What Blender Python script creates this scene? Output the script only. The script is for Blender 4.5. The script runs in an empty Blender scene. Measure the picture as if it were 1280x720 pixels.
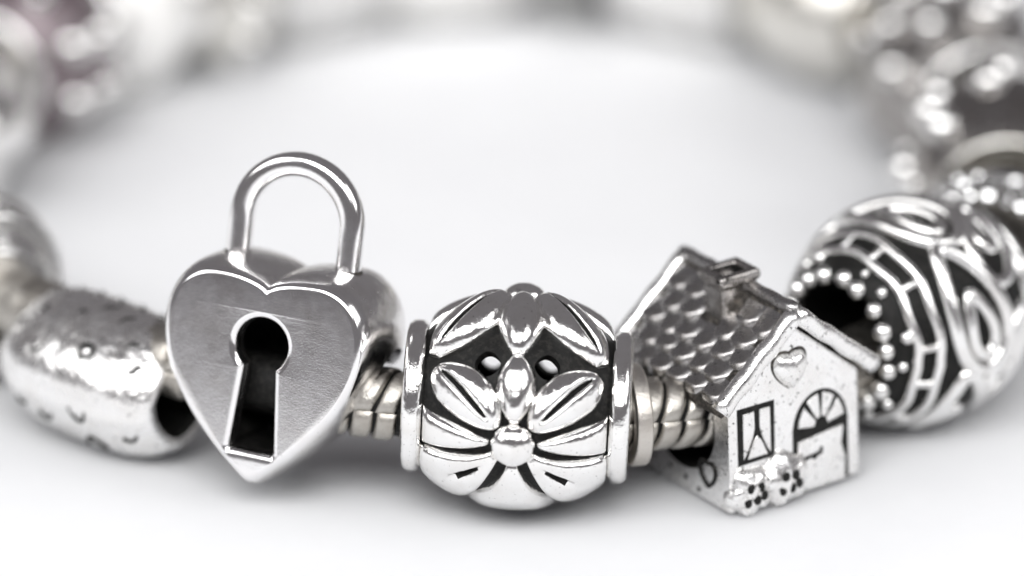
# Charm bracelet on white paper, macro view.  1 Blender unit = 1 millimetre.
import bpy, bmesh, math, random
from mathutils import Vector, Matrix, geometry

random.seed(7)
R = math.radians
scene = bpy.context.scene
scene.unit_settings.system = 'METRIC'
scene.unit_settings.scale_length = 0.001
col = scene.collection

# ------------------------------------------------------------------ camera
cam_d = bpy.data.cameras.new('camera')
cam = bpy.data.objects.new('camera', cam_d)
col.objects.link(cam)
scene.camera = cam
cam.location = (0.0, -205.1, 97.45)
cam.rotation_euler = (R(90 - 23.0), 0, 0)
cam_d.sensor_width = 36.0
cam_d.lens = 180.0
cam_d.clip_start = 1.0
cam_d.clip_end = 5000.0
cam_d.dof.use_dof = True
cam_d.dof.focus_distance = 222.5
cam_d.dof.aperture_fstop = 0.180 / 10.4        # a 10 mm wide entrance pupil in millimetre units
cam_d.dof.aperture_blades = 0

# ------------------------------------------------------------------ world: the dim room the silver mirrors
world = bpy.data.worlds.new('World')
scene.world = world
world.use_nodes = True
bg = world.node_tree.nodes['Background']
bg.inputs['Color'].default_value = (0.168, 0.159, 0.166, 1)
bg.inputs['Strength'].default_value = 1.0

# ------------------------------------------------------------------ lamps: one soft box above the camera, two added side fills
def softbox(name, loc, target, sx, sy, power, color=(1, 1, 1)):
    d = bpy.data.lights.new(name, 'AREA')
    d.shape = 'RECTANGLE'
    d.size = sx
    d.size_y = sy
    d.energy = power
    d.color = color
    o = bpy.data.objects.new(name, d)
    o.location = loc
    o.rotation_euler = (Vector(target) - Vector(loc)).to_track_quat('-Z', 'Y').to_euler()
    col.objects.link(o)
    return o
softbox('soft_box', (-35, -280, 330), (0, 15, 3), 440, 210, 2.12e6, (1.0, 1.0, 1.0))
softbox('added_side_fill', (-370, -150, 290), (0, 20, 0), 300, 240, 0.74e6)  # unseen fill pair added left and right to lighten shadows on the paper
softbox('added_side_fill', (370, -150, 290), (0, 20, 0), 300, 240, 0.74e6)  # right half of the added fill

# ------------------------------------------------------------------ exposure, render
scene.view_settings.view_transform = 'Standard'
scene.view_settings.look = 'None'
scene.view_settings.gamma = 1.0
scene.view_settings.exposure = 0.0
scene.view_settings.use_curve_mapping = False
scene.render.engine = 'CYCLES'
scene.cycles.use_denoising = True
scene.cycles.max_bounces = 8
scene.cycles.glossy_bounces = 6
scene.cycles.diffuse_bounces = 4
scene.cycles.caustics_reflective = False
scene.cycles.caustics_refractive = False
scene.cycles.sample_clamp_indirect = 6.0

# ================================================================== materials
def new_mat(name):
    m = bpy.data.materials.new(name)
    m.use_nodes = True
    nt = m.node_tree
    return m, nt, nt.nodes['Principled BSDF']

def node(nt, kind, **kw):
    n = nt.nodes.new(kind)
    for k, v in kw.items():
        setattr(n, k, v)
    return n

def noise(nt, vec, scale, detail=4.0, rough=0.55):
    n = node(nt, 'ShaderNodeTexNoise')
    n.inputs['Scale'].default_value = scale
    n.inputs['Detail'].default_value = detail
    n.inputs['Roughness'].default_value = rough
    nt.links.new(vec, n.inputs['Vector'])
    return n.outputs['Fac']

def ramp(nt, fac, lo, hi, a=0.0, b=1.0):
    n = node(nt, 'ShaderNodeMapRange')
    n.inputs['From Min'].default_value = lo
    n.inputs['From Max'].default_value = hi
    n.inputs['To Min'].default_value = a
    n.inputs['To Max'].default_value = b
    nt.links.new(fac, n.inputs['Value'])
    return n.outputs['Result']

def silver(name, base=(0.93, 0.926, 0.918), r0=0.10, r1=0.24, speck=0.0, speck_scale=7.0,
           bump=0.10, bump_scale=11.0, dents=0.0, scratch=0.0, tarnish=0.06):
    """Cast silver: worn gloss, fine grain, tarnish, pin holes filled with black oxide."""
    m, nt, p = new_mat(name)
    tc = node(nt, 'ShaderNodeTexCoord').outputs['Object']
    p.inputs['Metallic'].default_value = 1.0
    big = noise(nt, tc, 0.7, 5)
    mx = node(nt, 'ShaderNodeMix', data_type='RGBA')
    mx.inputs[6].default_value = (*base, 1)
    mx.inputs[7].default_value = (base[0] * .80, base[1] * .77, base[2] * .74, 1)
    nt.links.new(ramp(nt, big, .42, .75, 0, tarnish * 8), mx.inputs[0])
    c = mx.outputs[2]
    if speck > 0:
        s = noise(nt, tc, speck_scale, 3, .7)
        mk = ramp(nt, s, .70 - speck * .2, .745 - speck * .2, 0, 1)
        m2 = node(nt, 'ShaderNodeMix', data_type='RGBA')
        m2.inputs[7].default_value = (0.05, 0.047, 0.043, 1)
        nt.links.new(mk, m2.inputs[0])
        nt.links.new(c, m2.inputs[6])
        c = m2.outputs[2]
    nt.links.new(c, p.inputs['Base Color'])
    nt.links.new(ramp(nt, noise(nt, tc, 2.1, 6, .65), .3, .7, r0, r1), p.inputs['Roughness'])
    h = noise(nt, tc, bump_scale, 5, .6)
    b = node(nt, 'ShaderNodeBump')
    b.inputs['Strength'].default_value = bump
    b.inputs['Distance'].default_value = 0.05
    nt.links.new(h, b.inputs['Height'])
    nrm = b.outputs['Normal']
    if dents > 0:
        b2 = node(nt, 'ShaderNodeBump')
        b2.inputs['Strength'].default_value = dents
        b2.inputs['Distance'].default_value = 0.25
        nt.links.new(noise(nt, tc, 1.3, 2), b2.inputs['Height'])
        nt.links.new(nrm, b2.inputs['Normal'])
        nrm = b2.outputs['Normal']
    if scratch > 0:
        for ang, sc in ((R(38), 1.0), (R(-52), 1.3), (R(80), 0.9)):
            mp = node(nt, 'ShaderNodeMapping')
            mp.inputs['Rotation'].default_value = (0, ang, 0)
            mp.inputs['Scale'].default_value = (9 * sc, 1.0, 0.5 * sc)
            nt.links.new(tc, mp.inputs['Vector'])
            k = ramp(nt, noise(nt, mp.outputs['Vector'], 1.7, 2, .4), .68, .74, 0, -1)
            b3 = node(nt, 'ShaderNodeBump')
            b3.inputs['Strength'].default_value = scratch
            b3.inputs['Distance'].default_value = 0.03
            nt.links.new(k, b3.inputs['Height'])
            nt.links.new(nrm, b3.inputs['Normal'])
            nrm = b3.outputs['Normal']
    nt.links.new(nrm, p.inputs['Normal'])
    return m

M = {}
M['polished'] = silver('polished_silver', r0=.07, r1=.17, bump=.16, dents=.22, speck=.19, speck_scale=8, scratch=.10)
M['lock'] = silver('scuffed_lock_silver', base=(.91, .905, .91), r0=.10, r1=.145, bump=.05, bump_scale=14, dents=.0,
                   speck=.02, speck_scale=6, scratch=.0012)
M['lock_side'] = silver('lock_side_silver', base=(.90, .89, .885), r0=.16, r1=.28, bump=.16, bump_scale=8, dents=.12, speck=.14)
M['cast'] = silver('cast_house_silver', r0=.18, r1=.34, bump=.34, bump_scale=5, dents=.10, speck=.40, speck_scale=5)
M['tile'] = silver('antiqued_tile_silver', base=(.46, .455, .455), r0=.20, r1=.36, bump=.3, bump_scale=6, dents=.15,
                   speck=.36, speck_scale=5, tarnish=.12)
M['worn'] = silver('worn_filigree_silver', r0=.14, r1=.28, bump=.3, bump_scale=4, speck=.18)
M['soft'] = silver('satin_bead_silver', r0=.12, r1=.24, bump=.2, bump_scale=5, dents=.22, speck=.16, speck_scale=3)
M['pillow'] = silver('frosted_pillow_silver', r0=.20, r1=.36, bump=.25, bump_scale=2.6, dents=.4, speck=.2, speck_scale=3)
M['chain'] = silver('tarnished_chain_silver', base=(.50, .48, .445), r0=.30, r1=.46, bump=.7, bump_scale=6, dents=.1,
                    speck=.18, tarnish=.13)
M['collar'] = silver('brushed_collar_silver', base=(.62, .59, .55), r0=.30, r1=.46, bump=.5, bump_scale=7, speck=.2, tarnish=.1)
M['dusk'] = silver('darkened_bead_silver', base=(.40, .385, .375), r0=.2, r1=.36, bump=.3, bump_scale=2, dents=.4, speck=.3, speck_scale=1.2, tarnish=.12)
M['champagne'] = silver('champagne_metal', base=(.80, .785, .74), r0=.16, r1=.28, bump=.1)

def oxide(name, c, metal, rough):
    m, nt, p = new_mat(name)
    tc = node(nt, 'ShaderNodeTexCoord').outputs['Object']
    f = noise(nt, tc, 4, 5, .7)
    mx = node(nt, 'ShaderNodeMix', data_type='RGBA')
    mx.inputs[6].default_value = (*c, 1)
    mx.inputs[7].default_value = (c[0] * 5, c[1] * 4.8, c[2] * 4.5, 1)
    nt.links.new(ramp(nt, f, .48, .72), mx.inputs[0])
    nt.links.new(mx.outputs[2], p.inputs['Base Color'])
    p.inputs['Metallic'].default_value = metal
    p.inputs['Specular IOR Level'].default_value = .22
    nt.links.new(ramp(nt, f, .3, .7, rough, rough + .2), p.inputs['Roughness'])
    b = node(nt, 'ShaderNodeBump')
    b.inputs['Strength'].default_value = .4
    b.inputs['Distance'].default_value = .06
    nt.links.new(noise(nt, tc, 7, 4), b.inputs['Height'])
    nt.links.new(b.outputs['Normal'], p.inputs['Normal'])
    return m
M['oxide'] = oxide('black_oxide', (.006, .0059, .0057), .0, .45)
M['oxide_grey'] = oxide('grey_oxide', (.05, .047, .044), .7, .36)

def plain(name, c, rough=.35, metal=0.0, coat=0.0, trans=0.0, vary=.08):
    m, nt, p = new_mat(name)
    tc = node(nt, 'ShaderNodeTexCoord').outputs['Object']
    mx = node(nt, 'ShaderNodeMix', data_type='RGBA')
    mx.inputs[6].default_value = (*c, 1)
    mx.inputs[7].default_value = (*[x * (1 - vary * 3) for x in c], 1)
    nt.links.new(ramp(nt, noise(nt, tc, .9, 4), .35, .75), mx.inputs[0])
    nt.links.new(mx.outputs[2], p.inputs['Base Color'])
    p.inputs['Roughness'].default_value = rough
    p.inputs['Metallic'].default_value = metal
    p.inputs['Coat Weight'].default_value = coat
    p.inputs['Transmission Weight'].default_value = trans
    return m
M['pearl'] = plain('pearl_white_enamel', (.90, .89, .865), .25, 0, .5, vary=.03)
M['pearl'].node_tree.nodes['Principled BSDF'].inputs['Subsurface Weight'].default_value = .6
M['pearl'].node_tree.nodes['Principled BSDF'].inputs['Subsurface Scale'].default_value = 2.5
M['pearl'].node_tree.nodes['Principled BSDF'].inputs['Subsurface Radius'].default_value = (1, 1, .95)
M['ivory'] = plain('ivory_glaze', (.82, .79, .74), .28, 0, .5)
M['shell_grey'] = plain('shell_grey_enamel', (.40, .40, .39), .3, 0, .3)
M['mauve'] = plain('dusky_mauve_glaze', (.21, .165, .18), .26, .35, .4, vary=.16)
M['gem'] = plain('foiled_rhinestone', (.90, .90, .90), .06, .9, .3, vary=.03)
M['gem_pink'] = plain('pale_pink_rhinestone', (.86, .76, .84), .05, .8, .3, vary=.03)

def paper():
    m, nt, p = new_mat('white_paper')
    tc = node(nt, 'ShaderNodeTexCoord').outputs['Object']
    mx = node(nt, 'ShaderNodeMix', data_type='RGBA')
    mx.inputs[6].default_value = (.845, .850, .862, 1)
    mx.inputs[7].default_value = (.805, .81, .824, 1)
    nt.links.new(ramp(nt, noise(nt, tc, .09, 8, .62), .35, .7), mx.inputs[0])
    nt.links.new(mx.outputs[2], p.inputs['Base Color'])
    p.inputs['Roughness'].default_value = .75
    p.inputs['Specular IOR Level'].default_value = .25
    b = node(nt, 'ShaderNodeBump')
    p.inputs['Subsurface Weight'].default_value = .85
    p.inputs['Subsurface Radius'].default_value = (1.0, 1.0, 1.0)
    p.inputs['Subsurface Scale'].default_value = 2.6
    b.inputs['Strength'].default_value = .10
    b.inputs['Distance'].default_value = .05
    nt.links.new(noise(nt, tc, 3.5, 6, .65), b.inputs['Height'])
    nt.links.new(b.outputs['Normal'], p.inputs['Normal'])
    return m
M['paper'] = paper()

# ================================================================== mesh helpers
def mesh(name, verts, faces, mats, smooth=True, sharp=None, fm=None):
    me = bpy.data.meshes.new(name)
    me.from_pydata([tuple(v) for v in verts], [], faces)
    for m in (mats if isinstance(mats, (list, tuple)) else [mats]):
        me.materials.append(m)
    if fm:
        me.polygons.foreach_set('material_index', fm)
    bm = bmesh.new()
    bm.from_mesh(me)
    bmesh.ops.recalc_face_normals(bm, faces=bm.faces)
    bm.to_mesh(me)
    bm.free()
    if smooth:
        me.polygons.foreach_set('use_smooth', [True] * len(me.polygons))
        if sharp is not None:
            me.set_sharp_from_angle(angle=R(sharp))
    me.update()
    return me

def link(name, me, parent=None, matrix=None):
    o = bpy.data.objects.new(name, me)
    col.objects.link(o)
    if parent is not None:
        o.parent = parent
    if matrix is not None:
        o.matrix_basis = matrix
    return o

def part(name, vf, mats, parent, smooth=True, sharp=None, matrix=None, fm=None):
    return link(name, mesh(name, vf[0], vf[1], mats, smooth, sharp, fm), parent, matrix)

def thing(name, label, cat, loc, rot=(0, 0, 0), group=None):
    o = bpy.data.objects.new(name, None)
    o.empty_display_size = 1.0
    col.objects.link(o)
    o.location = loc
    o.rotation_euler = rot
    o['label'] = label
    o['category'] = cat
    if group:
        o['group'] = group
    return o

def join(*vfs):
    V, F = [], []
    for v, f in vfs:
        k = len(V)
        V += list(v)
        F += [tuple(i + k for i in q) for q in f]
    return V, F

def xf(vf, mat):
    return [mat @ Vector(v) for v in vf[0]], vf[1]

def revolve(profile, n=64, closed=False):
    """profile of (x, r) turned about the X axis."""
    V, F = [], []
    m = len(profile)
    for x, r in profile:
        for k in range(n):
            a = 2 * math.pi * k / n
            V.append((x, -r * math.cos(a), r * math.sin(a)))
    for i in range(m if closed else m - 1):
        j = (i + 1) % m
        for k in range(n):
            l = (k + 1) % n
            F.append((i * n + k, i * n + l, j * n + l, j * n + k))
    return V, F

def ring_profile(x0, x1, r_in, r_out, rnd=.2, seg=5):
    """closed rounded-rectangle section."""
    P = []
    rnd = min(rnd, (x1 - x0) / 2 * .98, (r_out - r_in) / 2 * .98)
    for cx, cr, a0 in ((x1 - rnd, r_out - rnd, 0), (x0 + rnd, r_out - rnd, 90), (x0 + rnd, r_in + rnd, 180), (x1 - rnd, r_in + rnd, 270)):
        for k in range(seg + 1):
            a = R(a0 + 90 * k / seg)
            P.append((cx + rnd * math.cos(a), cr + rnd * math.sin(a)))
    return P

def tube(path, rad, n=10, closed=False, squash=None, power=2.0):
    """tube along points; parallel-transported frame; rad number or function of 0..1."""
    P = [Vector(p) for p in path]
    N = len(P)
    V, F = [], []
    up = None
    for i in range(N):
        if closed:
            t = P[(i + 1) % N] - P[i - 1]
        else:
            t = P[min(i + 1, N - 1)] - P[max(i - 1, 0)]
        t.normalize()
        if up is None:
            up = squash.copy() if squash is not None else (Vector((0, 0, 1)) if abs(t.z) < .9 else Vector((0, 1, 0)))
        up = (up - t * up.dot(t)).normalized()
        b = t.cross(up)
        r = rad(i / max(N - 1, 1)) if callable(rad) else rad
        for k in range(n):
            a = 2 * math.pi * k / n
            c, s = math.cos(a), math.sin(a)
            e = 2.0 / power
            c2 = math.copysign(abs(c) ** e, c)
            s2 = math.copysign(abs(s) ** e, s)
            V.append(P[i] + up * (r * c2) + b * (r * s2))
    for i in range(N if closed else N - 1):
        j = (i + 1) % N
        for k in range(n):
            l = (k + 1) % n
            F.append((i * n + k, i * n + l, j * n + l, j * n + k))
    if not closed:
        F.append(tuple(range(n - 1, -1, -1)))
        F.append(tuple((N - 1) * n + k for k in range(n)))
    return V, F

def ball(c, r, n=12, m=8, scale=(1, 1, 1)):
    c = Vector(c)
    V = [c + Vector((0, 0, r * scale[2]))]
    F = []
    for i in range(1, m):
        t = math.pi * i / m
        for k in range(n):
            a = 2 * math.pi * k / n
            V.append(c + Vector((r * math.sin(t) * math.cos(a) * scale[0], r * math.sin(t) * math.sin(a) * scale[1], r * math.cos(t) * scale[2])))
    V.append(c - Vector((0, 0, r * scale[2])))
    for k in range(n):
        l = (k + 1) % n
        F.append((0, 1 + k, 1 + l))
        for i in range(m - 2):
            a = 1 + i * n
            F.append((a + k, a + n + k, a + n + l, a + l))
        a = 1 + (m - 2) * n
        F.append((a + k, len(V) - 1, a + l))
    return V, F

def bez(p0, p1, p2, p3, n):
    out = []
    for i in range(n):
        t = i / n
        u = 1 - t
        out.append(tuple(u ** 3 * a + 3 * u * u * t * b + 3 * u * t * t * c + t ** 3 * d for a, b, c, d in zip(p0, p1, p2, p3)))
    return out

def plate(outlines, depth, bevel, mats, name, sharp=32, res=3):
    """Filled 2-D outlines (x,z), holes included, with rounded edges; spans y in [-depth/2, depth/2]."""
    cu = bpy.data.curves.new(name, 'CURVE')
    cu.dimensions = '2D'
    cu.fill_mode = 'BOTH'
    for pts in outlines:
        sp = cu.splines.new('POLY')
        sp.points.add(len(pts) - 1)
        for p, q in zip(sp.points, pts):
            p.co = (q[0], q[1], 0, 1)
        sp.use_cyclic_u = True
    cu.extrude = depth / 2 - bevel
    cu.bevel_depth = bevel
    cu.bevel_resolution = res
    cu.offset = -bevel
    o = bpy.data.objects.new(name, cu)
    col.objects.link(o)
    bpy.context.view_layer.update()
    dg = bpy.context.evaluated_depsgraph_get()
    me = bpy.data.meshes.new_from_object(o.evaluated_get(dg))
    bpy.data.objects.remove(o)
    bpy.data.curves.remove(cu)
    me.transform(Matrix.Rotation(R(90), 4, 'X'))      # (x,y,0)->(x,0,y)
    bm = bmesh.new()
    bm.from_mesh(me)
    bmesh.ops.remove_doubles(bm, verts=bm.verts, dist=1e-4)
    bmesh.ops.recalc_face_normals(bm, faces=bm.faces)
    bm.to_mesh(me)
    bm.free()
    me.materials.clear()
    for m in (mats if isinstance(mats, (list, tuple)) else [mats]):
        me.materials.append(m)
    finish(me, sharp)
    return me

def finish(me, sharp=32):
    me.polygons.foreach_set('use_smooth', [True] * len(me.polygons))
    me.set_sharp_from_angle(angle=R(sharp))
    me.update()

def modified(me, setup, extra=()):
    """apply modifiers to a mesh and return the new mesh."""
    o = bpy.data.objects.new('work', me)
    col.objects.link(o)
    setup(o)
    bpy.context.view_layer.update()
    dg = bpy.context.evaluated_depsgraph_get()
    out = bpy.data.meshes.new_from_object(o.evaluated_get(dg))
    bpy.data.objects.remove(o)
    return out

def cut(me, *cutters):
    for c in cutters:
        k = bpy.data.objects.new('cutter', c)
        col.objects.link(k)
        def setup(o):
            m = o.modifiers.new('cut', 'BOOLEAN')
            m.operation = 'DIFFERENCE'
            m.solver = 'EXACT'
            m.object = k
        me = modified(me, setup)
        bpy.data.objects.remove(k)
    return me

def bevelled(me, width, seg=2, angle=30):
    def setup(o):
        m = o.modifiers.new('bevel', 'BEVEL')
        m.width = width
        m.segments = seg
        m.limit_method = 'ANGLE'
        m.angle_limit = R(angle)
    return modified(me, setup)

def weighted(o):
    m = o.modifiers.new('weighted_normals', 'WEIGHTED_NORMAL')
    m.keep_sharp = True
    return o

def prism(outline, y0, y1):
    """outline (x,z) extruded along y."""
    n = len(outline)
    V = [(x, y0, z) for x, z in outline] + [(x, y1, z) for x, z in outline]
    F = [tuple(range(n)), tuple(range(2 * n - 1, n - 1, -1))]
    for i in range(n):
        j = (i + 1) % n
        F.append((i, j, n + j, n + i))
    return V, F

def box(x0, x1, y0, y1, z0, z1):
    return prism([(x0, z0), (x1, z0), (x1, z1), (x0, z1)], y0, y1)

# ================================================================== the setting: a sheet of white paper
def build_paper():
    n, V, F = 24, [], []
    for i in range(n + 1):
        for j in range(n + 1):
            V.append((-380 + 760 * i / n, -175 + 640 * j / n, 0))
    for i in range(n):
        for j in range(n):
            a = i * (n + 1) + j
            F.append((a, a + n + 1, a + n + 2, a + 1))
    k = len(V)
    o = link('table_paper', mesh('table_paper', V, F, M['paper']))
    o['kind'] = 'structure'
    return o
build_paper()

# ================================================================== the loop the beads are strung on
CTRL = [(0, 0), (10.2, 2.3), (18, 9.6), (22.6, 17.5), (24.0, 28), (23.4, 38), (20.5, 48.5), (14, 57), (4.5, 62.5), (-6, 62.5),
        (-15.5, 57), (-23, 49), (-28, 38), (-29.5, 27), (-26, 16), (-19.0, 7.8), (-10.2, 2.0)]
def loop_pt(u):
    n = len(CTRL)
    i = math.floor(u) % n
    t = u - math.floor(u)
    p = [Vector((*CTRL[(i + k) % n], 0)) for k in (-1, 0, 1, 2)]
    return .5 * ((2 * p[1]) + (p[2] - p[0]) * t + (2 * p[0] - 5 * p[1] + 4 * p[2] - p[3]) * t * t + (3 * p[1] - p[0] - 3 * p[2] + p[3]) * t ** 3)
def loop_frame(u):
    p = loop_pt(u)
    t = (loop_pt(u + .01) - loop_pt(u - .01)).normalized()
    return p, math.atan2(t.y, t.x)
TAB = [loop_pt(i * 17 / 3400) for i in range(3401)]
ARC = [0.0]
for i in range(3400):
    ARC.append(ARC[-1] + (TAB[i + 1] - TAB[i]).length)
def u_of(s):
    s %= ARC[-1]
    lo, hi = 0, 3400
    while hi - lo > 1:
        m = (lo + hi) // 2
        if ARC[m] <= s: lo = m
        else: hi = m
    return (lo + (s - ARC[lo]) / max(ARC[hi] - ARC[lo], 1e-6)) * 17 / 3400
def s_of(u):
    return ARC[int((u % 17) * 200)]
CORD_Z = 4.35

# ================================================================== bracelet chain
def build_chain():
    t = thing('bracelet_chain', 'tarnished silver snake chain of slanted braided links threaded through all the charms', 'bracelet', (0, 0, CORD_Z))
    cz = lambda p: Vector((p.x, p.y, -.05 * max(-10, min(10, p.x))))
    path = [cz(TAB[i]) for i in range(0, 3400, 14)]
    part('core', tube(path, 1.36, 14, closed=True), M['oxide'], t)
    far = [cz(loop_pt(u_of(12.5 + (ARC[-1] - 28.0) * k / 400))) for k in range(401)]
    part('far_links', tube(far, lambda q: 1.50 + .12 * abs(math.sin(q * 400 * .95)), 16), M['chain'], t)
    V, F = [], []
    nu, nv = 9, 9
    pitch, slant, r0, puff = 1.02, .66, 1.43, .22
    for i in range(nu):
        p = -1 + 2 * i / (nu - 1)
        p = math.copysign(1 - (1 - abs(p)) ** 1.5, p)
        for j in range(nv):
            q = -1 + 2 * j / (nv - 1)
            q = math.copysign(1 - (1 - abs(q)) ** 1.5, q)
            h = (max(0, 1 - abs(p) ** 4.0)) ** .5 * (max(0, 1 - abs(q) ** 4.0)) ** .5
            lens = 1 - .10 * q * q
            a = R(45) * q * .985
            r = r0 + puff * h
            V.append((pitch * .47 * p * lens + slant * q * .5 + .12 * (1 - q * q), -r * math.cos(a), r * math.sin(a)))
    for i in range(nu - 1):
        for j in range(nv - 1):
            a = i * nv + j
            F.append((a, a + nv, a + nv + 1, a + 1))
    lk = mesh('link', V, F, M['chain'])
    total = ARC[-1]
    spans = ((total - 15.4, total - 13.2), (total - 8.6, total - 3.6), (4.4, 12.5))
    for s0, s1 in spans:
        n = int((s1 - s0) / pitch)
        for k in range(n):
            for row in range(4):
                s = s0 + pitch * (k + .5 * (row % 2))
                p, a = loop_frame(u_of(s))
                mt = Matrix.Translation(cz(p)) @ Matrix.Rotation(a, 4, 'Z') @ Matrix.Rotation(R(38 + 90 * row), 4, 'X') 
                link('link', lk, t, mt)
    p, a = loop_frame(u_of(5.42))
    p = cz(p)
    me = mesh('collar', *revolve(ring_profile(-.38, .38, 1.5, 2.28, .13), 72, True), M['collar'])
    link('stopper_collar', me, t, Matrix.Translation(p) @ Matrix.Rotation(a, 4, 'Z'))
build_chain()

# ================================================================== flower bead
def build_flower():
    t = thing('flower_bead', 'barrel silver bead with raised daisy petals and ringed ends, between heart padlock and house', 'charm bead',
              (0.05, 0, .26), (0, R(2.6), R(-3)))
    cz = 4.74
    off = Matrix.Translation((0, 0, cz))
    RB = 4.62
    def rb(a):
        return RB * math.sqrt(max(.05, 1 - (a / 5.75) ** 2))
    # pierced dark shell
    nt, na = 300, 100
    V, F = [], []
    for i in range(na + 1):
        a = -4.15 + 8.3 * i / na
        for k in range(nt):
            th = 2 * math.pi * k / nt
            r = rb(a) - .34
            V.append((a, -r * math.cos(th), r * math.sin(th)))
    for i in range(na):
        a = -4.15 + 8.3 * (i + .5) / na
        for k in range(nt):
            th = 360 * (k + .5) / nt
            d = min(abs(th - 46), abs(th - 176))
            if (abs(d) / 9.0) ** 1.4 + (abs(abs(a) - 1.30) / .62) ** 1.4 < 1:
                continue
            l = (k + 1) % nt
            F.append((i * nt + k, i * nt + l, (i + 1) * nt + l, (i + 1) * nt + k))
    me = mesh('shell', V, F, M['oxide'])
    bm = bmesh.new()
    bm.from_mesh(me)
    bmesh.ops.delete(bm, geom=[v for v in bm.verts if not v.link_faces], context='VERTS')
    for _ in range(14):                                # file the pierced edges smooth
        edge = [v for v in bm.verts if v.is_boundary and abs(v.co.x) < 3.5]
        new = {}
        for v in edge:
            nb = [e.other_vert(v) for e in v.link_edges if e.is_boundary]
            new[v] = v.co * .4 + (nb[0].co + nb[1].co) * .3
        for v, c in new.items():
            v.co = c
    bm.to_mesh(me)
    bm.free()
    def solid(o):
        m = o.modifiers.new('s', 'SOLIDIFY')
        m.thickness = .45
        m.offset = -1
    me = modified(me, solid)
    finish(me, 50)
    link('shell', me, t, off)
    # rims
    for sgn in (-1, 1):
        prof = []
        for x, r in ring_profile(4.05, 4.98, 2.15, 3.36, .40, 7):
            prof.append((sgn * x, r))
        part('end_ring', revolve(prof, 84, True), M['polished'], t, matrix=off)
    # petals
    def petal(th0, psi, l0, l1, W, H, groove, flat=2.4, gw=.085, gd=.38):
        n, m = 26, 23
        V, F, fm = [], [], []
        th0 = R(th0)
        cs, sn = math.cos(R(psi)), math.sin(R(psi))
        ws = [0, .04, .08, .13, .19, .27, .37, .48, .60, .71, .81, .89, .95, .985, 1]
        ws = [-x for x in ws[:0:-1]] + ws
        m = len(ws)
        ts = [.5 - .5 * math.cos(math.pi * i / (n - 1)) for i in range(n)]
        for tt in ts:
            for w in ws:
                rho = l0 + (l1 - l0) * tt
                lat = w * W(tt)
                a = rho * sn + lat * cs
                c = rho * cs - lat * sn
                if abs(a) > 3.3:
                    a = math.copysign(3.3 + .78 * math.tanh((abs(a) - 3.3) / .78), a)
                e = (max(0, 1 - abs(2 * tt - 1) ** 3.2)) ** .5
                h = H * (max(0, 1 - abs(w) ** flat)) ** .55 * e
                if groove and groove[0] < tt < groove[1]:
                    win = min(1, (tt - groove[0]) / .1, (groove[1] - tt) / .1)
                    h -= gd * win * math.exp(-(w / gw) ** 2)
                r = rb(min(4.1, max(-4.1, a))) - .36 + h + .04
                th = th0 + c / 4.74
                V.append((a, -r * math.cos(th), r * math.sin(th)))
        for i in range(n - 1):
            tm = (ts[i] + ts[i + 1]) / 2
            for j in range(m - 1):
                wm = (ws[j] + ws[j + 1]) / 2
                b = i * m + j
                F.append((b, b + m, b + m + 1, b + 1))
                fm.append(1 if (groove and abs(wm) < gw * .95 and groove[0] + .04 < tm < groove[1] - .04) else 0)
        return V, F, fm
    tear = lambda x: .20 + .70 * math.sin(math.pi * min(1, x * .98 + .02) ** 1.25) ** .8
    tear2 = lambda x: .22 + .78 * math.sin(math.pi * min(1, x * .98 + .02) ** 1.15) ** .8
    leaf3 = lambda x: .12 + 1.12 * math.sin(math.pi * (x * .96 + .02) ** 1.1) ** .66
    leaf4 = lambda x: .14 + 1.22 * math.sin(math.pi * (x * .96 + .02) ** 1.2) ** .56
    leaf = lambda x: .18 + 1.10 * math.sin(math.pi * (x * .96 + .02)) ** .62
    def sector(half, l0, l1, trim=.16, close=0.0):
        k = math.tan(R(half))
        def w(x):
            rho = l0 + (l1 - l0) * x
            return max(.08, rho * k - trim * (1 - close * min(1, ((rho - l0) / 3.0) ** 2)))
        return w
    G = (.15, .90)
    up = [(0, .92, 4.25, tear, .86, None, 2.0), (44, .98, 5.3, leaf3, .86, G, 2.0), (-44, .98, 5.3, leaf3, .86, G, 2.0)]
    down = [(180, .92, 5.55, tear2, .90, None, 2.0), (143, .98, 6.3, leaf4, .95, G, 2.0), (-143, .98, 6.3, leaf4, .95, G, 2.0)]
    up2 = [(0, .92, 4.4, tear, .80, None, 2.0), (43, .98, 5.2, leaf, .78, G, 2.0), (-43, .98, 5.2, leaf, .78, G, 2.0)]
    sides = [(89, .98, 4.6, sector(20, .98, 4.6, .22), .62, None, 3.0), (-89, .98, 4.6, sector(20, .98, 4.6, .22), .62, None, 3.0)]
    low = [(180, .98, 6.4, sector(21, .98, 6.4, .20, .75), .55, None, 6.0),
           (133, .98, 6.8, sector(24.5, .98, 6.8, .22, .7), .55, (.14, .46), 6.0), (-133, .98, 6.8, sector(24.5, .98, 6.8, .22, .7), .55, (.14, .46), 6.0)]
    kinds_of = {0: up + sides + low, 1: up2 + sides + down, 2: up2 + sides + down}
    for q in range(3):
        th0 = (-.5, 117, 236)[q]
        for psi, l0, l1, W, H, g, fl in kinds_of[q]:
            V, F, fm = petal(th0, psi, l0, l1, W, H, g, fl, .105 if fl < 4 else .13)
            part('petal', (V, F), [M['polished'], M['oxide']], t, matrix=off, fm=fm)
        V, F = ball((0, 0, 0), .96, 32, 18, (1, .72, 1))
        r = RB - .05
        part('flower_centre', (V, F), M['polished'], t,
             matrix=off @ Matrix.Rotation(R(-th0), 4, 'X') @ Matrix.Translation((0, -r + .02, 0)))
build_flower()

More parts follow.
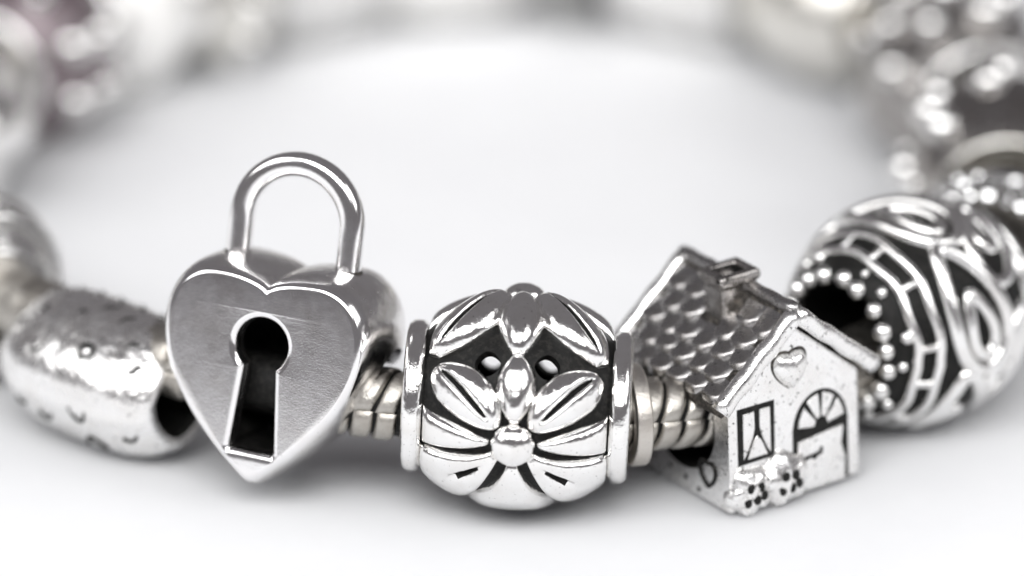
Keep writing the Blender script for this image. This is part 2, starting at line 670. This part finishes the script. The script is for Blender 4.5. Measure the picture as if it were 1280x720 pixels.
# ================================================================== heart padlock
def heart_outline(n=22, s=1.0):
    seg = bez((0, 4.32), (.36, 4.66), (1.2, 4.87), (2.25, 4.87), n) + bez((2.25, 4.87), (3.65, 4.87), (4.55, 3.65), (4.55, 2.0), n) + \
        bez((4.55, 2.0), (4.55, -.25), (2.85, -2.60), (.50, -4.50), n + 6)
    right = seg + [(.50, -4.50), (.28, -4.68), (0, -4.78)]
    left = [(-x, z) for x, z in right[1:-1]][::-1]
    return [(x * s * 1.03, z * s * .96) for x, z in right + left]
def build_lock():
    t = thing('heart_padlock', 'heart-shaped silver padlock charm with keyhole and tall looped shackle', 'padlock charm',
              (-10.72, 1.45, .40), (R(-13.1), R(2.0), R(-21)))
    T = 5.5
    key = []
    for k in range(41):
        a = R(-54 + 288 * k / 40)
        key.append((1.20 * math.cos(a), 1.55 + 1.20 * math.sin(a)))
    key = key + [(-1.03, -3.10), (-.96, -3.21), (.96, -3.21), (1.03, -3.10)]
    body = plate([heart_outline(), key], T, .32, [M['lock'], M['lock_side'], M['oxide']], 'body', res=4)
    bm = bmesh.new()                                   # swell the side walls so the heart is pillowed, not a flat slab
    bm.from_mesh(body)
    for yy in (-2.1, -1.5, -.8, 0, .8, 1.5, 2.1):
        bmesh.ops.bisect_plane(bm, geom=bm.verts[:] + bm.edges[:] + bm.faces[:], plane_co=(0, yy, 0), plane_no=(0, 1, 0))
    h2 = T / 2 - .3
    for v in bm.verts:
        if abs(v.co.y) < h2 and (abs(v.co.x) > 1.7 or v.co.z > 3.2 or v.co.z < -3.5):
            k = 1 + .075 * math.sqrt(1 - (v.co.y / h2) ** 2)
            v.co.x *= k
            v.co.z *= k
    bm.to_mesh(body)
    bm.free()
    inner = [(x * .80, z * .80 + .1) for x, z in heart_outline(16)]
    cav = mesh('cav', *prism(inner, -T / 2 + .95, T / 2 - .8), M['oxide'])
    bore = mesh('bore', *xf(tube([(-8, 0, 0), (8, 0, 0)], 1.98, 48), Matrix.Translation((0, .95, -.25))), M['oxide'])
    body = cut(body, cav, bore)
    while len(body.materials) < 3:
        body.materials.append(M['oxide'])
    body.materials.clear()
    for m in (M['lock'], M['lock_side'], M['oxide']):
        body.materials.append(m)
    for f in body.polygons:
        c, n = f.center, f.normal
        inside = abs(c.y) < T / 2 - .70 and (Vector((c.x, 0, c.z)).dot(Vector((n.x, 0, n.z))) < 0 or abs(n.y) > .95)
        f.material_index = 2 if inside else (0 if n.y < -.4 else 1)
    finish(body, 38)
    zc = 5.16
    off = Matrix.Translation((0, -.3, zc))
    weighted(link('body', body, t, off))
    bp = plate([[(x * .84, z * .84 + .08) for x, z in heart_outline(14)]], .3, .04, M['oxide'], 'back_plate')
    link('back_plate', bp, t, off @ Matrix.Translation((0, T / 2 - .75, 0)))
    # shackle
    rs, leg = 2.62, 6.68
    path = [(-rs, .1, 4.2 + (leg - 4.2) * k / 6) for k in range(6)]
    path += [(-rs * math.cos(R(a)), .1, leg + rs * math.sin(R(a))) for a in range(0, 181, 6)]
    path += [(rs, .1, leg - (leg - 4.2) * k / 6) for k in range(1, 7)]
    part('shackle', tube(path, .54, 24, squash=Vector((0, 1, 0)), power=2.7), M['lock'], t, matrix=off)
    for sx in (-1, 1):
        V, F = revolve(ring_profile(-.10, .10, .3, .66, .09, 4), 32, True)
        part('shackle_collar', xf((V, F), Matrix.Rotation(R(90), 4, 'Y')), M['oxide_grey'], t,
             matrix=off @ Matrix.Translation((sx * rs, .1, 4.92)))
build_lock()

# ================================================================== house bead
def small_heart(w, n=12):
    return [(x * w / 9.1, z * w / 9.1) for x, z in heart_outline(n)]
def build_house():
    TH = 33.5
    t = thing('house_bead', 'silver cottage charm with scalloped roof tiles, chimney and arched door', 'house charm',
              (10.45, 3.9, .05), (R(-1.2), R(-2.0), R(TH)))
    hw, y0, y1, hz, az = 3.62, -3.95, 3.9, 5.25, 8.35
    out = [(-hw, 0), (hw, 0), (hw, hz), (0, az), (-hw, hz)]
    me = mesh('wall', *prism(out, y0, y1), M['cast'])
    me = bevelled(me, .28, 3)
    bore = mesh('bore', *xf(tube([(-8, 0, 0), (8, 0, 0)], 2.62, 48), Matrix.Translation((0, -.35, 3.85))), M['oxide'])
    me = cut(me, bore)
    me.materials.clear()
    for m in (M['cast'], M['oxide']):
        me.materials.append(m)
    for f in me.polygons:
        c = f.center
        f.material_index = 1 if (abs(c.x) < hw - .02 and (c.y + .35) ** 2 + (c.z - 3.85) ** 2 < 2.8 ** 2 and abs(f.normal.x) < .3) else 0
    finish(me, 38)
    wall = weighted(link('wall', me, t))
    # ---- roof
    slope = math.atan2(az - hz, hw)
    ov, th = .50, .42
    sl = (hw + ov) / math.cos(slope)
    ry0, ry1 = y0 - .42, y1 + .55
    yc, ylen = (ry0 + ry1) / 2, ry1 - ry0
    ridge = az + .12
    dz = (hw + ov) * math.tan(slope)
    top = th / math.cos(slope)
    pr = [(-hw - ov, ridge - dz), (0, ridge), (hw + ov, ridge - dz), (hw + ov, ridge - dz + top), (0, ridge + top), (-hw - ov, ridge - dz + top)]
    rm = bevelled(mesh('roof', *prism(pr, ry0 + .1, ry1 - .1), M['oxide_grey']), .12, 2)
    finish(rm, 40)
    roof = weighted(link('roof', rm, t))
    # verge boards: rounded bars along the four sloping edges, and the ridge cap
    for yy, rr in ((ry0, .40), (ry1, .36)):
        for sx in (-1, 1):
            P = []
            for k in range(15):
                f = k / 14
                P.append((sx * (hw + ov + .05) * f, yy + .2 * (1 if yy < 0 else -1), ridge + top * .72 - dz * f + .03 * math.sin(f * 17)))
            part('verge_board', tube(P, lambda q: rr * (1 + .06 * math.sin(q * 21)), 14, power=2.6, squash=Vector((0, 1, 0))), M['cast'] if yy < 0 else M['worn'], roof)
    P = [(0, ry0 + .1 + (ylen - .2) * k / 16, ridge + top + .02 + .03 * math.sin(k * 2.2)) for k in range(17)]
    part('ridge_cap', tube(P, .30, 12, power=2.3), M['tile'], roof)
    # scalloped tiles (shared mesh)
    V, F = [], []
    nu, nv = 9, 7
    w, L = .74, 1.15
    for i in range(nu):
        x = -1 + 2 * i / (nu - 1)
        for j in range(nv):
            f = j / (nv - 1)
            yb = -L * (.45 + .55 * math.sqrt(max(0, 1 - abs(x) ** 2.8)))
            y = yb * f + .30 * (1 - f)
            h = .05 + .36 * (f ** 1.2) * (max(0, 1 - abs(x) ** 3) ** .5) * (1 if f < .86 else (1 - ((f - .86) / .14) ** 2) ** .5 if f < 1 else 0)
            V.append((x * w, y, h - .03))
    for i in range(nu - 1):
        for j in range(nv - 1):
            a = i * nv + j
            F.append((a, a + nv, a + nv + 1, a + 1))
    tile = mesh('roof_tile', V, F, M['tile'])
    rows, cols = 5, 6
    tl = ylen - .95
    for side in (-1, 1):
        for r_ in range(rows):
            d = .42 + (sl - .80) * (r_ + .35) / rows
            for c_ in range(cols + (r_ % 2)):
                yy = ry0 + .48 + tl * (c_ + (.5 if r_ % 2 == 0 else 0)) / cols
                if not (ry0 + .5 < yy < ry1 - .5):
                    continue
                if abs(yy) < .8 and d < 1.9 and side < 0:
                    continue                       # chimney stands here
                px, pz = side * d * math.cos(slope), ridge + top - d * math.sin(slope)
                ex = Vector((0, 1, 0))
                ey = Vector((-side * math.cos(slope), 0, math.sin(slope)))
                ez = ex.cross(ey)
                if ez.z < 0:
                    ex = -ex
                    ez = ex.cross(ey)
                mt = Matrix.Translation((px, yy, pz)) @ Matrix((ex, ey, ez)).transposed().to_4x4()
                mt = mt @ Matrix.Rotation(R(random.uniform(-9, 9)), 4, 'Z') @ Matrix.Diagonal((random.uniform(.88, 1.06), random.uniform(.90, 1.10), random.uniform(.6, 1.3), 1))
                link('roof_tile', tile, roof, mt)
    # chimney: tapered hollow stack with a flared cap
    n = 4
    def sq(cx, cy, hx, hy, z):
        return [(cx - hx, cy - hy, z), (cx + hx, cy - hy, z), (cx + hx, cy + hy, z), (cx - hx, cy + hy, z)]
    cx = -.55
    lv = [sq(cx, .0, .92, .80, ridge - 1.6), sq(cx, .0, .90, .74, ridge + .72), sq(cx, .0, 1.14, .96, ridge + .92), sq(cx, .0, 1.06, .90, ridge + 1.36),
          sq(cx, .0, .66, .50, ridge + 1.38), sq(cx, .0, .60, .46, ridge + .5)]
    V = [p for l in lv for p in l]
    F = []
    for i in range(5):
        for k in range(4):
            l = (k + 1) % 4
            F.append((i * 4 + k, i * 4 + l, (i + 1) * 4 + l, (i + 1) * 4 + k))
    F.append((3, 2, 1, 0))
    F.append((20, 21, 22, 23))
    cm = bevelled(mesh('chimney', V, F, [M['dusk'], M['oxide']]), .24, 4, 25)
    for f in cm.polygons:
        c = f.center
        f.material_index = 1 if (abs(c.x - cx) < .63 and abs(c.y) < .48 and c.z < ridge + 1.2) else 0
    finish(cm, 40)
    weighted(link('chimney', cm, roof))
    # ---- gable ornaments
    fy = y0
    def relief(name, pts, depth, bevel, mat, x, z, proud, parent=t, rot=0):  # a plate let into the gable
        me = plate([pts], depth, bevel, mat, name, res=2, sharp=45)
        return link(name, me, parent, Matrix.Translation((x, fy - proud + depth / 2, z)) @ Matrix.Rotation(R(rot), 4, 'Y'))
    # puffed heart
    hv = small_heart(1.75, 10)
    V, F = [], []
    rings = 6
    for i in range(rings + 1):
        f = 1 - i / rings
        for x, z in hv:
            V.append((x * f, -.50 * math.sqrt(max(0, 1 - f ** 2.4)), z * f))
    nh = len(hv)
    for i in range(rings):
        for k in range(nh):
            l = (k + 1) % nh
            F.append((i * nh + k, i * nh + l, (i + 1) * nh + l, (i + 1) * nh + k))
    part('gable_heart', (V, F), M['cast'], t, matrix=Matrix.Translation((-.22, fy + .02, 6.15)))
    relief('heart_recess', [(x * 1.10, z * 1.08) for x, z in hv], .3, .04, M['oxide_grey'], -.27, 6.22, .012)
    # window: dark reveal with two drawn curtains and a vase
    wx, wz, ww, wh = -2.12, 3.65, .92, 1.28
    win = relief('window', [(-ww - .08, -wh - .08), (ww + .08, -wh - .08), (ww + .1, wh + .06), (-ww - .08, wh + .1)], .3, .04, M['oxide'], wx, wz, .035)
    def sub(name, pts, parent, x, z, proud, mat=M['cast'], depth=.3, bevel=.05):
        me = plate([pts], depth, bevel, mat, name, res=2, sharp=45)
        return link(name, me, parent, Matrix.Translation((x, -proud + .03, z)))
    sub('curtain', [(-.74, 1.12), (-.12, 1.12), (-.10, .3), (-.22, -.15), (-.5, -.75), (-.74, -1.1)], win, 0, 0, .10)
    sub('curtain', [(.74, 1.12), (.16, 1.12), (.16, .3), (.28, -.15), (.52, -.75), (.74, -1.1)], win, 0, 0, .10)
    sub('window_vase', [(-.52, -1.12), (.56, -1.12), (.34, -.55), (.2, -.28), (.02, -.1), (-.16, -.28), (-.3, -.55)], win, 0, 0, .10)
    # door: dark arched reveal, leaf, fan-light panes
    dx, dw, dh = 1.38, 1.52, 2.85
    arch = [(-dw, .05), (dw, .05), (dw, dh)] + [(dw * math.cos(R(a)), dh + 1.85 * math.sin(R(a))) for a in range(10, 180, 10)] + [(-dw, dh)]
    door = relief('door', arch, .3, .04, M['oxide'], dx, .1, .03)
    sub('door_leaf', [(-dw + .30, .0), (dw - .26, .0), (dw - .22, 1.1), (dw - .42, 1.8), (dw - .30, dh - .16), (-dw + .22, dh - .38), (-dw + .30, 1.6), (-dw + .22, .8)], door, 0, 0, .10)
    for a0, a1 in ((10, 44), (54, 86), (96, 126), (136, 172)):
        pts = [(.26 * math.cos(R((a0 + a1) / 2)), dh + .02 + .26 * math.sin(R((a0 + a1) / 2)))]
        pts = [(r_ * math.cos(R(a)) * .98, dh + .06 + r_ * math.sin(R(a)) * 1.26) for r_, a in
               [(.40, a1), (.40, a0)] + [(1.30, a0 + (a1 - a0) * k / 5) for k in range(6)]]
        sub('fanlight_pane', pts, door, 0, 0, .10, bevel=.04)
    hp = [(-.55, -.13), (-.2, -.06), (0, -.20), (.18, -.05), (.42, .0), (.46, .32), (.34, .30), (.30, .14), (.1, .10), (-.2, .08), (-.55, .04)]
    sub('door_handle', hp, door, -.42, 1.62, .17, M['oxide'], .3, .03)
    # corner post and sill line
    part('corner_post', box(-hw - .05, -hw + .34, fy - .10, fy + .3, .9, hz + .1), M['cast'], t, sharp=30)
    # flowering bushes
    for bx, bz, br in ((-2.62, 1.02, 1.16), (-.78, 1.12, 1.30)):
        V, F = ball((0, 0, 0), br, 22, 14, (1, .62, 1))
        V = [Vector(v) * (1 + .09 * math.sin(5 * math.atan2(v[2], v[0]) + bx)) for v in V]
        b = part('flower_bush', (V, F), M['cast'], t, matrix=Matrix.Translation((bx, fy + .02, bz)))
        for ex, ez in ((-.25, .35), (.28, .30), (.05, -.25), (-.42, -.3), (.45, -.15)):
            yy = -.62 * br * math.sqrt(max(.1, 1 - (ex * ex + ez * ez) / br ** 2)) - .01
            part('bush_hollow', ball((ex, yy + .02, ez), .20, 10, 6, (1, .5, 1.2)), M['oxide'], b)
        for k in range(5):
            aa = R(30 + 72 * k)
            ex, ez = .62 * br * math.cos(aa), .62 * br * math.sin(aa)
            yy = -.62 * br * .76
            part('blossom', ball((ex, yy + .17, ez), .36, 12, 7, (1, .6, 1)), M['cast'], b)
    # engraved heart on the long side
    hp = small_heart(1.15, 7)
    pth = [(-hw - .01, -2.35 + x, 1.5 + z) for x, z in hp]
    part('side_heart', tube(pth, .10, 6, closed=True), M['oxide'], t)
    for yy, zz in ((-.6, .75), (-1.6, .5), (.6, .9), (1.8, 1.0)):
        part('side_dot', ball((-hw, yy, zz), .13, 8, 6, (.4, 1, 1)), M['oxide'], t)
build_house()

# ================================================================== filigree egg bead
def build_egg():
    t = thing('filigree_bead', 'round openwork silver bead with looping wire scrolls and granulated mouth, behind the house', 'charm bead',
              (18.2, 9.9, 0), (0, R(-1), R(43)))
    off = Matrix.Translation((0, 0, 5.1))
    RE = 4.95
    def re(x):
        return RE * math.sqrt(max(.02, 1 - (x / 6.1) ** 2))
    prof = [(x, re(x) - .12) for x in [-4.6 + 9.6 * k / 36 for k in range(37)]]
    prof += [(5.0, 2.3), (4.0, 2.3), (0, 3.0), (-4.0, 2.78), (-4.55, 2.78)]
    part('shell', revolve(prof, 72, True), M['oxide'], t, matrix=off)
    def on(x, th, h=0.0):
        r = re(x) + h
        return Vector((x, -r * math.cos(th), r * math.sin(th)))
    def wire(name, pts, rad, closed, mat=M['worn']):
        P = [on(x, R(th), .05) for x, th in pts]
        part(name, tube(P, rad, 10, closed), mat, t, matrix=off)
    # two girdle rings near the mouth with cross bars, two at the far end
    for x in (-3.7, -2.75, 3.3, 4.2):
        wire('girdle_wire', [(x + .06 * math.sin(k * .8), 5 * k) for k in range(72)], .24, True)
    for x0, x1 in ((-3.7, -2.75), (3.3, 4.2)):
        for k in range(11):
            th = 8 + 360 / 11 * k + random.uniform(-7, 7)
            wire('cross_bar', [(x0 + (x1 - x0) * q / 4, th) for q in range(5)], .19, False)
    # scroll motifs
    def drop(xc, thc, lx, lt, tilt, n=34):
        P = []
        for k in range(n):
            a = 2 * math.pi * k / n
            u = math.cos(a)
            v = math.sin(a) * (1 - .45 * math.cos(a)) * .9
            x = v * lx
            y = u * lt
            c, s = math.cos(R(tilt)), math.sin(R(tilt))
            yy = y * 10.5
            X = xc + c * x - s * y / 1.0 * .9
            P.append((X, thc + (s * x + c * y) * 11.0))
        return P
    for q in range(5):
        th = 18 + 72 * q
        wire('scroll_wire', drop(-.55, th + 4, 1.55, 3.3, 12), .37, True)
        wire('scroll_wire', drop(-.50, th - 6, .66, 1.6, 12), .30, True)
        wire('scroll_wire', drop(1.9, th + 38, 1.2, 2.6, -18), .33, True)
        wire('scroll_wire', drop(2.0, th + 42, .48, 1.2, -18), .24, True)
    g = mesh('granule', *ball((0, 0, 0), .44, 14, 9), M['worn'])
    for k in range(18):
        a = R(20 * k + 6 + random.uniform(-3, 3))
        r = 3.02
        link('granule', g, t, off @ Matrix.Translation((-4.62 + random.uniform(-.12, .12), -r * math.cos(a), r * math.sin(a))) @ Matrix.Scale(random.uniform(.82, 1.15), 4))
    g2 = mesh('granule_small', *ball((0, 0, 0), .27, 10, 7), M['worn'])
    for k in range(18):
        if k % 3 == 1:
            continue
        a = R(20 * k + 16 + random.uniform(-5, 5))
        link('granule', g2, t, off @ Matrix.Translation(on(-4.15 + random.uniform(-.1, .15), a, .05)) @ Matrix.Scale(random.uniform(.7, 1.3), 4))
build_egg()

# ================================================================== left pillow bead
def build_pillow():
    t = thing('pillow_bead', 'smooth satin silver tube bead with stamped stars and a side seam, left of the padlock', 'charm bead',
              (-18.4, 7.05, 0), (0, R(1.5), R(-39)))
    off = Matrix.Translation((0, 0, 3.3))
    def rp(x):
        return 3.3 * (1 - abs(x / 5.5) ** 3.2) ** .5
    xs = [-4.5 + 9.0 * k / 48 for k in range(49)]
    prof = [(x, rp(x)) for x in xs]
    r_e = rp(4.5)
    prof += [(4.62, r_e - .10), (4.66, r_e - .35), (4.60, r_e - .55), (4.1, r_e - .7), (0, 1.65), (-4.1, r_e - .7), (-4.6, r_e - .5), (-4.64, r_e - .2)]
    V, F = revolve(prof, 96, True)
    V2 = []
    for v in V:                                        # slightly squared section with a fold along the flank
        a = math.atan2(v[2], -v[1])
        k = 1 + .035 * math.cos(4 * (a - R(10)))
        d = math.degrees(a) + 8
        if math.hypot(v[1], v[2]) > rp(4.5) + .05:
            k += .020 * math.exp(-(d / 4.5) ** 2) - .024 * math.exp(-((d - 9) / 5.0) ** 2)
        V2.append((v[0], v[1] * k, v[2] * k))
    me = mesh('body', V2, F, [M['pillow'], M['oxide']])
    for f in me.polygons:
        c = f.center
        r = math.hypot(c.y, c.z)
        f.material_index = 1 if (r < rp(4.5) - .4 and abs(c.x) < 4.61) else 0
    body = link('body', me, t, off)
    def at(x, deg, h=.0):
        a = R(deg)
        k = 1 + .035 * math.cos(4 * (a - R(10)))
        r = rp(x) * k + h
        return Vector((x, -r * math.cos(a), r * math.sin(a)))
    P = [at(1.0 + .40 * math.cos(R(a)), 42 + 6.2 * math.sin(R(a)), -.01) for a in range(0, 360, 30)]
    part('stamped_ring', tube(P, .10, 6, True), M['oxide'], t, matrix=off)
    part('stamped_dot', ball(at(1.0, 42, -.10), .24, 10, 7), M['pillow'], t, matrix=off)
    for x, deg, ln in ((-1.7, 30, .28), (-.6, 74, .2), (2.9, 64, .3), (-2.6, 66, .16), (1.7, 82, .24), (3.6, 44, .3), (-3.6, 48, .18), (.4, 88, .3)):
        P = [at(x + ln * q, deg + random.uniform(-3, 3) + 5 * q, -.04) for q in (-1, -.3, .4, 1)]
        part('stamped_mark', tube(P, lambda q: .05 + .08 * math.sin(math.pi * q), 6), M['oxide'], t, matrix=off)
    for x, deg, ln, curl in ((1.2, -18, .5, 12), (1.3, -38, .55, -14), (-1.2, -34, .35, 8), (-2.8, -30, .3, 6), (3.6, -34, .3, 5)):
        P = [at(x + ln * q, deg + curl * (q * q), .0) for q in (-1, -.6, -.2, .2, .6, 1)]
        part('stamped_crescent', tube(P, .10, 6), M['oxide'], t, matrix=off)
    for x in (-3.2, -2.2, -1.0, .3, 1.5, 2.6, 3.4):
        for deg in (104, 118):
            part('stamped_dot', ball(at(x + (.5 if deg > 110 else 0), deg, -.17), .24, 8, 6), M['oxide'], t, matrix=off)
build_pillow()

# ================================================================== out-of-focus beads round the loop
def on_loop(u, dz=0):
    p, a = loop_frame(u)
    return (p.x, p.y, 0), (0, 0, a)

def caps(t, off, x, r_in, r_out, mat, w=.9):
    for sgn in (-1, 1):
        prof = [(sgn * q, r) for q, r in ring_profile(x - w, x, r_in, r_out, .3, 5)]
        part('end_ring', revolve(prof, 56, True), mat, t, matrix=off)

def ribbed(u, label, n, r, length, mat, valley=.55, cap=False, group=None, core=None):
    loc, rot = on_loop(u)
    t = thing('ribbed_bead', label, 'charm bead', loc, rot)
    off = Matrix.Translation((0, 0, r))
    part('core', revolve(ring_profile(-length / 2, length / 2, 1.45, r - valley, .2), 56, True), core or M['oxide_grey'], t, matrix=off)
    w = length / n
    for k in range(n):
        x = -length / 2 + w * k
        rr = r * (1 - .10 * abs((k + .5) / n * 2 - 1) ** 2)
        part('rib', revolve(ring_profile(x + .05, x + w - .05, 1.45, rr, w * .42, 6), 64, True), mat, t, matrix=off)
    return t

def round_bead(name, u, label, r, length, body, ring, r_end=None, hole=2.0, studs=0, stud_mat=None, stud_r=.45, flute=0.0, nfl=8, gap=2.5, keep=1.0):
    loc, rot = on_loop(u)
    t = thing(name, label, 'charm bead', loc, rot)
    off = Matrix.Translation((0, 0, r))
    r_end = r_end or r * .62
    h = length / 2 - .6
    k = h / math.sqrt(max(.05, 1 - (r_end / r) ** 2))
    prof = [(x, r * math.sqrt(max(0, 1 - (x / k) ** 2))) for x in [-h + 2 * h * i / 30 for i in range(31)]]
    prof += [(h, hole), (-h, hole)]
    V, F = revolve(prof, 72, True)
    if flute:
        V2 = []
        for v in V:
            a = math.atan2(v[2], -v[1])
            rr = math.hypot(v[1], v[2])
            q = 1 + (flute * (abs(math.cos(a * nfl / 2 + v[0] * .25)) - .7) if rr > hole + .3 else 0)
            V2.append((v[0], v[1] * q, v[2] * q))
        V = V2
    part('body', (V, F), body, t, matrix=off)
    caps(t, off, length / 2, hole - .1, r_end + .25, ring)
    if studs:
        g = gem_mesh(stud_r, stud_mat) if stud_mat else mesh('stud', *ball((0, 0, 0), stud_r, 14, 9), M['polished'])
        sname = 'rhinestone' if stud_mat else 'stud'
        for row in range(studs):
            x = -h * .78 + 2 * h * .78 * (row + .5) / studs
            rr = r * math.sqrt(max(0, 1 - (x / k) ** 2))
            n = max(6, int(2 * math.pi * rr / (stud_r * gap)))
            for q in range(n):
                if random.random() > keep:
                    continue
                a = 2 * math.pi * (q + .5 * (row % 2)) / n
                mt = off @ Matrix.Translation((x, -rr * math.cos(a), rr * math.sin(a))) @ Matrix.Rotation(-a, 4, 'X') @ Matrix.Rotation(R(random.uniform(-12, 12)), 4, 'Z') @ Matrix.Rotation(random.uniform(0, 3), 4, 'Y') @ Matrix.Scale(random.uniform(.7, 1.15), 4)
                link(sname, g, t, mt)
    return t

GEMS = {}
def gem_mesh(r, mat):
    key = (r, mat.name)
    if key not in GEMS:
        V, F = [], []
        for y, rr, ofs in ((.3, 1.0, 0), (-.12, 1.0, 0), (-.52, .55, 22.5)):
            for k in range(8):
                a = R(45 * k + ofs)
                V.append((rr * r * math.cos(a), y * r * 1.2, rr * r * math.sin(a)))
        for k in range(8):
            l = (k + 1) % 8
            F.append((k, l, 8 + l, 8 + k))
            F.append((8 + k, 8 + l, 16 + k))
            F.append((8 + l, 16 + l, 16 + k))
        F.append(tuple(16 + k for k in range(8)))
        F.append(tuple(range(7, -1, -1)))
        GEMS[key] = mesh('rhinestone', V, F, mat, smooth=False)
    return GEMS[key]

bb = round_bead('banded_bead', 14.12, 'blurred round silver bead with raised bands behind the pillow bead at the left edge', 4.2, 6.6, M['soft'], M['soft'], r_end=2.7, hole=1.6)
for x in (-1.5, .1, 1.7):
    part('band', revolve(ring_profile(x - .45, x + .45, 3.2, 4.4 - .1 * x * x, .4, 6), 56, True), M['polished'], bb, matrix=Matrix.Translation((0, 0, 4.4)))

def build_pave_spacer(u):
    loc, rot = on_loop(u)
    t = thing('pave_spacer', 'thin silver spacer crusted with tiny rhinestones behind the openwork bead', 'spacer bead', loc, rot)
    r = 4.35
    off = Matrix.Translation((0, 0, r))
    part('core', revolve(ring_profile(-1.7, 1.7, 1.7, r - .25, .9, 6), 64, True), M['oxide_grey'], t, matrix=off)
    g = gem_mesh(.42, M['gem'])
    for row in range(4):
        x = -1.25 + .84 * row
        rr = r - .25 - .28 * (abs(row - 1.5) > 1)
        n = 28
        for q in range(n):
            a = 2 * math.pi * (q + .5 * (row % 2)) / n
            mt = off @ Matrix.Translation((x, -rr * math.cos(a), rr * math.sin(a))) @ Matrix.Rotation(-a, 4, 'X') @ Matrix.Rotation(R(random.uniform(-14, 14)), 4, 'Z')
            link('rhinestone', g, t, mt)
build_pave_spacer(3.0)

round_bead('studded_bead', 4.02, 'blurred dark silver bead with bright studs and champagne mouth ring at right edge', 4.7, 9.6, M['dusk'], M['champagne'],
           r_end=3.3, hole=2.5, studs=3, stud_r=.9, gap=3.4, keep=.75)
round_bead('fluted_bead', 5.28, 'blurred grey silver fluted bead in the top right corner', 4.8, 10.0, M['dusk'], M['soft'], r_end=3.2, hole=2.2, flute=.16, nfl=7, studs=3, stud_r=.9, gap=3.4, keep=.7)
round_bead('champagne_bead', 6.55, 'blurred pale champagne bead at the back, left of the corner fluted bead', 4.4, 9.0, M['champagne'], M['champagne'], r_end=3.4)
ribbed(7.42, 'blurred white bead of three wide ribs at the back, left of the pale champagne bead', 3, 4.4, 7.4, M['pearl'], .4, core=M['pearl'])
ribbed(8.10, 'blurred narrow grey spacer of two slim ribs at the back', 2, 4.0, 2.0, M['shell_grey'], .5, core=M['shell_grey'])
round_bead('smooth_bead', 8.78, 'blurred smooth white bead in the middle of the back row', 4.5, 10.4, M['pearl'], M['pearl'], r_end=3.3)
ribbed(9.56, 'blurred white bead of narrow ribs, back row above the padlock shackle', 5, 4.4, 6.4, M['pearl'], .3, core=M['pearl'])
round_bead('glinting_bead', 10.12, 'blurred pale warm silver bead with a bright glint at the back left', 4.4, 6.0, M['champagne'], M['soft'], r_end=3.1, studs=1, stud_r=.9)
round_bead('small_bead', 10.72, 'blurred small pale bead at the back beside the mauve bead', 4.3, 6.0, M['pearl'], M['soft'], r_end=3.2)
round_bead('mauve_bead', 11.42, 'blurred dusky mauve bead dotted with silver studs in the top left corner', 4.9, 8.2, M['mauve'], M['soft'], r_end=3.2, studs=3, stud_r=.75, gap=3.8, keep=.4)
round_bead('grey_fluted_bead', 12.25, 'blurred pale silver fluted bead at left edge, in front of the mauve bead', 4.5, 8.0, M['soft'], M['soft'], r_end=3.1, flute=.18, nfl=6)
